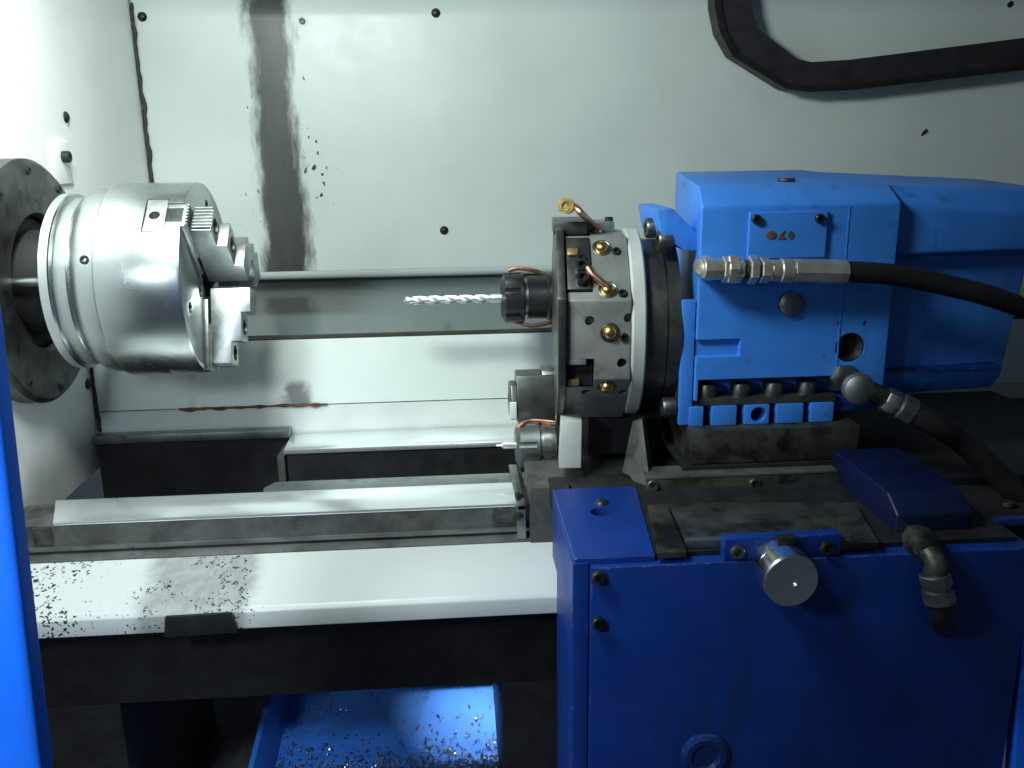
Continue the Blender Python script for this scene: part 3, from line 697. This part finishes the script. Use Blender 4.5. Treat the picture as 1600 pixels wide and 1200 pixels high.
# flange ear with two large bolts at the top left
e0 = PY(1024, 330, 1.10); e1 = PY(1085, 378, 1.05)
ear = [PY(px, py, 1.05) for px, py in ((1027, 328), (1052, 326), (1102, 377), (1102, 392), (1070, 392), (1034, 368))]
MB().hexa([Vector((p.x, 1.05, p.z)) for p in ear], [Vector((p.x, 1.16, p.z)) for p in ear]).build('flange_ear', 'blue_paint', th, .002)
for px, py, Y in ((1021, 356, 1.09), (1040, 376, 1.06), (1046, 636, 1.04)):
    p = PY(px, py, Y); inst(CAP_L, 'flange_bolt', th, p+Vector((.006, 0, 0)), (-1, 0, 0))
    MB().cyl(p+Vector((.006, 0, 0)), Vector((HX-.003, p.y, p.z)), .008, 16).build('bolt_shank', 'dark_steel', th)
# raised nameplate pad, its corner screws and worn mark
n0, n1 = PY(1169, 331, HY), PY(1287, 402, HY)
pad = MB().box(n0.x, n1.x, HY-.005, HY-.0003, n1.z, n0.z).build('nameplate_pad', 'blue_paint', th, .003, segs=3)
for px, py in ((1181, 342), (1280, 341)): inst(CAP_S, 'rivet', pad, PY(px, py, HY-.005), (0, -1, 0))
for px, w, h in ((1204, .0062, .0046), (1221, .005, .0046), (1235, .0034, .0046)):
    p = PY(px, 367, HY-.005)
    if px == 1221:
        MB().prism_y([(p.x-w, p.z-h), (p.x+w, p.z-h), (p.x+w*.7, p.z-h*.4), (p.x+.0005, p.z), (p.x+w*.8, p.z+h), (p.x+w*.3, p.z+h)], HY-.0062, HY-.0048).build('logo_mark', 'rust', pad)
    else:
        MB().prism_y([(p.x+w*math.cos(k*.5236), p.z+h*math.sin(k*.5236)) for k in range(12)], HY-.0062, HY-.0048).build('logo_mark', 'rust', pad)
# round plug
c = PY(1235, 474, HY)
MB().lathe([(-.0035, 0), (-.0035, .0145), (.004, .0145), (.0065, .0125), (.0085, .007), (.009, 0)], c, (0, -1, 0), 32).build('round_plug', 'dull_steel', th)
c = PY(1328, 543, HY)
MB().lathe([(-.0295, 0), (-.0295, .018), (-.003, .018), (-.001, .0165), (-.006, .013), (-.012, .012), (-.012, 0)], c, (0, -1, 0), 32).build('port_plug', 'cast_dark', th)
inst(CAP_Z, 'top_plug', th, PZ(1228, 281, hbk-.006)+Vector((0, 0, -.001)), (0, 0, 1)).scale = (1.6, 1.6, .7)
# motor cover, to the right: tapering towards the rear end
mz0 = PY(1480, 618, HY+.03).z-.012; mzs = PY(1480, 404, HY+.01).z
xq = PY(1600, 300, 1.1).x+.14
secL = [(HY+.04, mz0+.012), (HY+.030, mz0+.03), (HY+.030, mzs), (HY+.012, mzs+.005), (HY+.012, ht-.003), (1.062, htt-.002), (1.30, hbk-.002), (1.31, mz0)]
secR = [(HY+.06, mz0+.012), (HY+.050, mz0+.03), (HY+.050, mzs), (HY+.032, mzs+.005), (HY+.040, ht-.026), (1.09, htt-.014), (1.28, hbk-.016), (1.29, mz0)]
xe0 = PY(1556, 605, HY+.05).x; xe1 = PY(1592, 480, HY+.04).x
MB().hexa([(XM+.0005, y, z) for y, z in secL],
          [(xe0 if i in (0, 7) else xe0+.006 if i == 1 else xe1+(.012 if i in (2, 3) else .06), y, z) for i, (y, z) in enumerate(secR)]).build('motor_cover', 'blue_paint', th, .005, segs=3)
pz0, pz1 = PY(1400, 400, HY+.01), PY(1600, 575, HY+.03)
MB().prism_y([(XE, ht-.004), (XE+.0012, ht-.004), (XE+.0012, zled+.03), (XE, zled+.03)], HY-.0008, HY+.002).build('parting_line', 'blue_paint', th)
MB().box(XM-.001, XM+.0012, HY+.006, HY+.02, mzs, ht-.006).build('cover_joint', 'blue_deep', th)
MB().box(PY(1372, 578, HY).x, xe0-.012, HY+.029, HY+.05, PY(1450, 582, HY+.02).z, PY(1450, 577, HY+.02).z).build('cover_seam', 'blue_deep', th)
MB().box(XE, XM+.0, HY+.012, HY+.2, hb+.01, zled+.0).build('rear_foot', 'blue_deep', th, .003)

# ---------------- hydraulic hoses
def axis_lathe(prof, p, d, seg): return MB().lathe(prof, p, d, seg)
hs = empty('upper_hydraulic_hose', PY(1100, 420, HY), 'black hydraulic hose with zinc fittings along the housing front', 'hose')
FYh = HY-.026
P0 = PY(1098, 420, FYh); P1 = PY(1322, 425, FYh); dv = (P1-P0).normalized(); L = (P1-P0).length
def seg(u0, u1, r, name, mat, sides=28, rot=0.): MB().lathe([(L*u0, 0), (L*u0, r*.9), (L*u0+.0012, r), (L*u1-.0012, r), (L*u1, r*.9), (L*u1, 0)], P0, dv, sides, rot).build(name, mat, hs)
MB().lathe([(0, 0), (0, .013), (.024, .0135), (.031, .0115), (.036, .007), (.038, 0)], PY(1100, 416, HY+.002), (0, -1, 0), 24).build('elbow', 'zinc', hs)
seg(.0, .13, .0125, 'elbow_arm', 'zinc', 8)
seg(.131, .27, .0155, 'hex_nut', 'zinc', 6, .4)
seg(.16, .235, .0175, 'hex_collar', 'zinc', 6, .9)
seg(.271, .31, .0115, 'neck', 'oily_steel')
seg(.311, .372, .0165, 'hex_nut', 'zinc', 6, .4)
seg(.373, .39, .0110, 'neck', 'oily_steel')
seg(.391, .46, .0150, 'hex_nut', 'zinc', 6, .3)
seg(.461, .53, .0125, 'swivel', 'zinc')
seg(.531, .62, .0140, 'crimp_collar', 'zinc')
seg(.621, 1.0, .0142, 'ferrule', 'zinc', 8)
MB().tube([P1-dv*.01, P1+dv*.012, PY(1400, 430, FYh), PY(1480, 446, FYh), PY(1560, 467, FYh), PY(1680, 512, FYh+.03)], .0125, 16).build('hose_tube', 'rubber', hs)

h2 = empty('lower_hydraulic_hose', PY(1330, 600, .98), 'black hydraulic hose with shiny elbow fitting below the housing corner', 'hose')
Ye = .985
A, B, C, D = PY(1322, 592, Ye+.03), PY(1340, 606, Ye), PY(1382, 622, Ye-.01), PY(1432, 648, Ye-.02)
MB().cyl(A+Vector((0, .03, 0)), A, .018, 6).build('hex_base', 'dull_steel', h2, .002)
d = (B-A).normalized(); MB().lathe([(-.012, 0), (-.012, .014), (-.002, .019), (.003, .019), (.004, .0165), (.007, .0165), (.008, .018), (.011, .018), (.015, .012), (.017, .0)], B, (-.15, -.9, .0), 28).build('swivel_ball', 'dull_steel', h2)
MB().tube([B, (B+C)/2+Vector((0, -.004, .002)), C], .012, 16).build('elbow_tube', 'oily_steel', h2)
d = (D-C).normalized(); MB().lathe([(0, 0), (0, .014), (.002, .0155), (.014, .0155), (.015, .013), (.018, .013), (.020, .0165), (.036, .0165), (.038, .014), ((D-C).length, .014), ((D-C).length, 0)], C, d, 8).build('ferrule', 'dull_steel', h2)
MB().tube([D-d*.005, D+d*.03, PY(1500, 688, Ye-.02), PY(1560, 742, Ye-.03), PY(1640, 830, Ye-.05)], .0145, 16).build('hose_tube', 'rubber', h2)

# ================================================================== CROSS SLIDE
cs = empty('cross_slide', (.38, 1.0, .88), 'dark oily cross slide below the blue turret housing with wiper strip', 'cross slide')
xl_, xr_ = PY(1080, 690, 1.005).x, PY(1342, 690, 1.005).x
zc = PY(1200, 722, 1.005).z
MB().box(xl_, xr_, 1.005, 1.34, zc, hb-.0006).build('slide_block', 'oily_steel', cs, .002)
xw0, xw1 = PY(1010, 765, .985).x, PY(1338, 765, .985).x
zw1, zw0, zwl = PY(1180, 746, .98).z, PY(1180, 784, .98).z, PY(1180, 736, .99).z
MB().box(xl_-.01, xr_, 1.0, 1.3, zwl+.0, zc-.0006).build('under_block', 'cast_dark', cs)
MB().box(xw0, xw1, .983, 1.02, zw1+.0007, zwl).build('top_strip', 'cast_grey', cs, .001)
MB().hexa([(xw0, .978, zw0), (xw1, .978, zw0), (xw1, .99, zw0), (xw0, .99, zw0)], [(xw0, .982, zw1), (xw1, .982, zw1), (xw1, .99, zw1), (xw0, .99, zw1)]).build('wiper_strip', 'oily_steel', cs, .001)
for px, py in ((1019, 758), (1178, 755), (1330, 752)): inst(CAP_Z, 'screw', cs, PY(px, py, .981), (0, -1, .08))
# slanted sheet guard at the left, falling from the neck to the saddle
gp = [PY(988, 658, 1.06), PY(1003, 655, 1.05), PY(1013, 735, 1.0), PY(1012, 790, .98), PY(985, 745, 1.02), PY(972, 738, 1.04)]
MB().hexa(gp, [p+Vector((.012, .03, -.004)) for p in gp]).build('sheet_guard', 'cast_grey', cs, .001)
MB().box(PY(915, 700, 1.12).x, xl_-.012, 1.10, 1.33, .88, 1.0-.045).build('turret_base', 'cast_dark', cs, .003)

# ================================================================== SADDLE / APRON
SZ = .879
sx = PY(894, 1000, .80).x; sx2 = PY(921, 1000, .80).x; se = PY(1592, 1000, .80).x
sa = empty('saddle', (.35, .80, .35), 'blue carriage saddle with tall apron standing on the bed at right', 'carriage')
zw_ = SZ
hole = [MB().cyl(PZ(938, 800, SZ)+Vector((0, 0, -.02)), PZ(938, 800, SZ)+Vector((0, 0, .02)), .0115, 24)]
xin = PZ(1020, 870, SZ).x
MB().prism_z([(sx+.002, .803), (xin+.004, .803), (PZ(1000, 770, SZ).x, .99), (sx+.002, .99)], .79, SZ).build('saddle_wing', 'blue_deep', sa, .003, segs=3, cuts=hole)
MB().box(xin+.0045, se-.01, .812, 1.03, .79, .8765).build('saddle_core', 'cast_dark', sa)
MB().box(sx+.002, .9, .991, 1.40, .846, .872).build('saddle_bridge', 'cast_dark', sa, .002)
MB().box(sx, sx2-.0012, .80, .93, .30, SZ-.0045).build('side_strip', 'blue_deep', sa, .0025)
za_ = PY(1200, 872, .80).z
MB().box(sx2, se, .795, .90, .30, za_).build('apron_plate', 'blue_deep', sa, .0025)
for px, py in ((935, 901), (935, 973)): inst(CAP_Z, 'screw', sa, PY(px, py, .7945), (0, -1, 0))
inst(PAN, 'plug', sa, PZ(940, 786, SZ), (0, 0, 1))
b = PY(1100, 1178, .795)
MB().lathe([(-.002, 0), (-.002, .026), (.004, .026), (.007, .022), (.007, .016), (.004, .013), (.004, 0)], b, (0, -1, 0), 40).build('round_boss', 'blue_deep', sa)
# cross ways: rails running towards the viewer, their bright ends, and the centre cover
for pts, nm in (([(1012, 788), (1042, 788), (1076, 866), (1030, 868)], 'cross_rail'), ([(1310, 786), (1336, 785), (1386, 858), (1320, 860)], 'cross_rail')):
    v = [PZ(px, py, .884) for px, py in pts]
    MB().hexa([Vector((p.x, max(p.y, .7975), .877)) for p in v], [Vector((p.x, max(p.y, .7975), .884)) for p in v]).build(nm, 'oily_steel', sa, .0012)
v = [PZ(px, py, .880) for px, py in ((1044, 786), (1308, 784), (1330, 836), (1070, 844))]
MB().hexa([Vector((p.x, p.y, .877)) for p in v], v).build('way_sheet', 'oily_steel', sa, .001)
v = [PZ(px, py, .886) for px, py in ((1070, 839), (1330, 832), (1332, 837), (1071, 845))]
MB().hexa([Vector((p.x, p.y, .877)) for p in v], v).build('cover_edge', 'dull_steel', sa, .0008)
k0, k1 = PY(1132, 858, .797), PY(1314, 852, .797)
MB().box(k0.x, k1.x, .797, .8115, za_+.001, PY(1200, 840, .797).z).build('screw_bracket', 'blue_deep', sa, .0015)
for px, py in ((1151, 861), (1291, 855)): inst(CAP_Z, 'bracket_bolt', sa, PY(px, py, .7965), (0, -1, 0))
# ball screw end cap
kc = PY(1212, 878, .797)
kn = MB().lathe([(0, 0), (0, .0255), (.016, .0255), (.017, .0245), (.019, .0245), (.020, .0275), (.040, .0275), (.042, .026), (.042, .006), (.040, .004), (.040, 0)], kc+Vector((0, -.0005, 0)), (0, -1, 0), 64).build('ball_screw_cap', 'ground_steel', None)
tag(kn, 'round bright steel end cap of the ball screw on the apron', 'cap')
MB().box(kc.x-.004, kc.x+.016, .797-.012, .797-.0006, kc.z+.024, kc.z+.031).build('oil_cup', 'cast_dark', sa, .001)
inst(CAP_S, 'side_screw', kn, kc+Vector((.0265, -.03, -.006)), (1, 0, 0))
# wiper block over the front way at the left end of the saddle
q = [PY(px, 800, 1.02).x for px in (808, 822, 828, 890)]
zt_ = PY(850, 762, 1.018).z; zb_ = PY(850, 856, 1.018).z
MB().prism_x([(1.018, zb_), (1.018, zt_), (1.10, zt_+.006), (1.10, .846), (1.03, .846), (1.03, zb_)], q[2], sx+.05).build('wiper_block', 'cast_grey', sa, .0015)
MB().box(q[0], q[1], 1.022, 1.17, .846, PY(815, 732, 1.17).z).build('way_wiper', 'dull_steel', sa, .001)
MB().prism_x([(1.022, .800), (1.022, .8455), (1.034, .8455), (1.034, .800)], q[0], q[1]).build('way_wiper', 'dull_steel', sa, .0008)
MB().box(q[1]+.0006, q[2]-.0006, 1.024, 1.168, .8465, PY(815, 745, 1.17).z).build('rubber_wiper', 'rubber', sa)
for py in (775, 806): inst(CAP_S, 'wiper_screw', sa, PY(812, py, 1.021), (-1, -.2, 0))
MB().box(q[3]-.004, sx+.03, 1.0, 1.02, .81, .872).build('wing_end', 'blue_deep', sa, .002)

# blue bracket arm on the right of the saddle
ar = empty('blue_bracket', PY(1400, 860, .86), 'blue cast bracket right of the cross slide, its shade put into the paint', 'bracket')
pl = [PY(1345, 740, .93), PY(1318, 650, 1.04), PY(1420, 722, 1.0), PY(1482, 800, .93), PY(1405, 868, .84), PY(1372, 868, .84), PY(1368, 800, .88)]
arx0, arx1 = PY(1380, 830, .86).x, PY(1462, 830, .90).x
MB().prism_x([(.835, .862), (.835, .896), (.86, .912), (1.0, .912), (1.0, .862)], arx0, arx1).build('bracket_body', 'blue_in_shade', ar, .003, segs=3)
h3 = empty('apron_hose', PY(1450, 850, .80), 'dark hose with dull elbow fittings hanging at the right of the apron', 'hose')
A, B, C, D = PY(1434, 844, .815), PY(1450, 860, .785), PY(1460, 896, .775), PY(1468, 940, .77)
MB().cyl(PY(1426, 838, .84), A, .015, 6).build('hex_base', 'oily_steel', h3, .0015)
MB().lathe([(0, 0), (0, .014), (.002, .017), (.02, .017), (.022, .013), (.034, .013), (.037, 0)], A, B-A, 24).build('swivel', 'oily_steel', h3)
MB().tube([B, (B+C)/2+Vector((.002, -.006, 0)), C], .011, 16).build('elbow_tube', 'oily_steel', h3)
MB().lathe([(0, 0), (0, .014), (.001, .0155), (.011, .0155), (.012, .013), (.016, .013), (.017, .0155), (.03, .0155), (.031, .012), (.036, 0)], C, D-C, 8).build('ferrule', 'dull_steel', h3)
MB().tube([D-(D-C)*.3, PY(1472, 955, .772), PY(1474, 972, .785), PY(1474, 976, .805)], .0125, 16).build('hose_tube', 'rubber', h3)

# dark sheet added over the ways, painting in the shadow right of the saddle
wc = empty('way_sheet', (.8, 1.1, .85), 'dark sheet added over the ways to paint the shadow right of the carriage', 'cover')
MB().prism_x([(.90, .80), (.90, .858), (1.0, .862), (1.345, .864), (1.345, .846), (1.0, .846)], PY(1470, 800, .95).x+.03, 1.3).build('shade_sheet', 'cast_dark', wc, .002)
MB().box(PY(1500, 815, .895).x, 1.2, .890, .899, .852, .860).build('cover_lip', 'blue_deep', wc, .001)
inst(CAP_Z, 'screw', wc, PZ(1576, 790, .8603), (0, 0, 1))

# ================================================================== BLUE ENCLOSURE POSTS
PXl = -.30
def post(name, label, pts_top, pts_bot, depth, side, mat):
    e = empty(name, pts_bot, label, 'post')
    return e
t0, t1 = PX(3, 470, PXl), PX(86, 1200, PXl)
dvec = (t1-t0).normalized(); ta = t0-dvec*.10; tb = t1+dvec*.25
e = empty('enclosure_post', tb, 'bright blue slanting enclosure post at the lower left of the opening', 'post')
sec = [(0, 0), (-.003, -.014), (-.009, -.017), (-.042, -.017), (-.042, 0)]
MB().hexa([ta+Vector((x, y, 0)) for x, y in sec], [tb+Vector((x, y, 0)) for x, y in sec]).build('post_body', 'blue_post_paint', e, .003, segs=3)
t0, t1 = PX(1597, 980, .60), PX(1586, 1200, .60)
dvec = (t1-t0).normalized(); ta = t0-dvec*.03; tb = t1+dvec*.2
e = empty('enclosure_post', tb, 'narrow dark blue enclosure post at the lower right picture edge', 'post')
sec = [(0, 0), (.07, 0), (.07, .03), (.008, .03)]
MB().hexa([ta+Vector((x, y, 0)) for x, y in sec], [tb+Vector((x, y, 0)) for x, y in sec]).build('post_body', 'blue_post_paint', e, .002)

# ================================================================== BLACK CABLE DUCT ON THE BACK WALL
du = empty('cable_duct', PY(1200, 110, 1.74), 'black angular cable duct bending across the upper right of the back wall', 'cable duct')
YD = 1.70
outer = [(1116, -60), (1118, 10), (1126, 50), (1146, 86), (1226, 136), (1262, 141), (1330, 138), (1640, 102)]
inner = [(1172, -60), (1174, 10), (1184, 44), (1196, 54), (1246, 92), (1268, 97), (1330, 93), (1640, 54)]
N = len(outer)
def strip(name, oa, ia, y0, y1, mat, bev, par):
    for i in range(N-1):
        a, b_, c, d = PY(*oa[i], YD), PY(*oa[i+1], YD), PY(*ia[i+1], YD), PY(*ia[i], YD)
        dd = ((b_-a)+(c-d)).normalized()*.0002
        a, b_, c, d = a+dd, b_-dd, c-dd, d+dd
        f = [Vector((p.x, y0, p.z)) for p in (a, b_, c, d)]; g = [Vector((p.x, y1, p.z)) for p in (a, b_, c, d)]
        MB().hexa(f, g).build(name, mat, par, bev)
strip('duct_section', outer, inner, YD, 1.748, 'duct_black', 0, du)
out2 = [(x-(3 if i < 4 else 0), y+(3 if i > 2 else 0)) for i, (x, y) in enumerate(outer)]
ou3 = [(o[0]*.86+q_[0]*.14, o[1]*.86+q_[1]*.14) for o, q_ in zip(outer, inner)]
strip('duct_rim', out2, ou3, YD-.006, YD-.0005, 'rubber', 0, du)

bpy.context.view_layer.update()
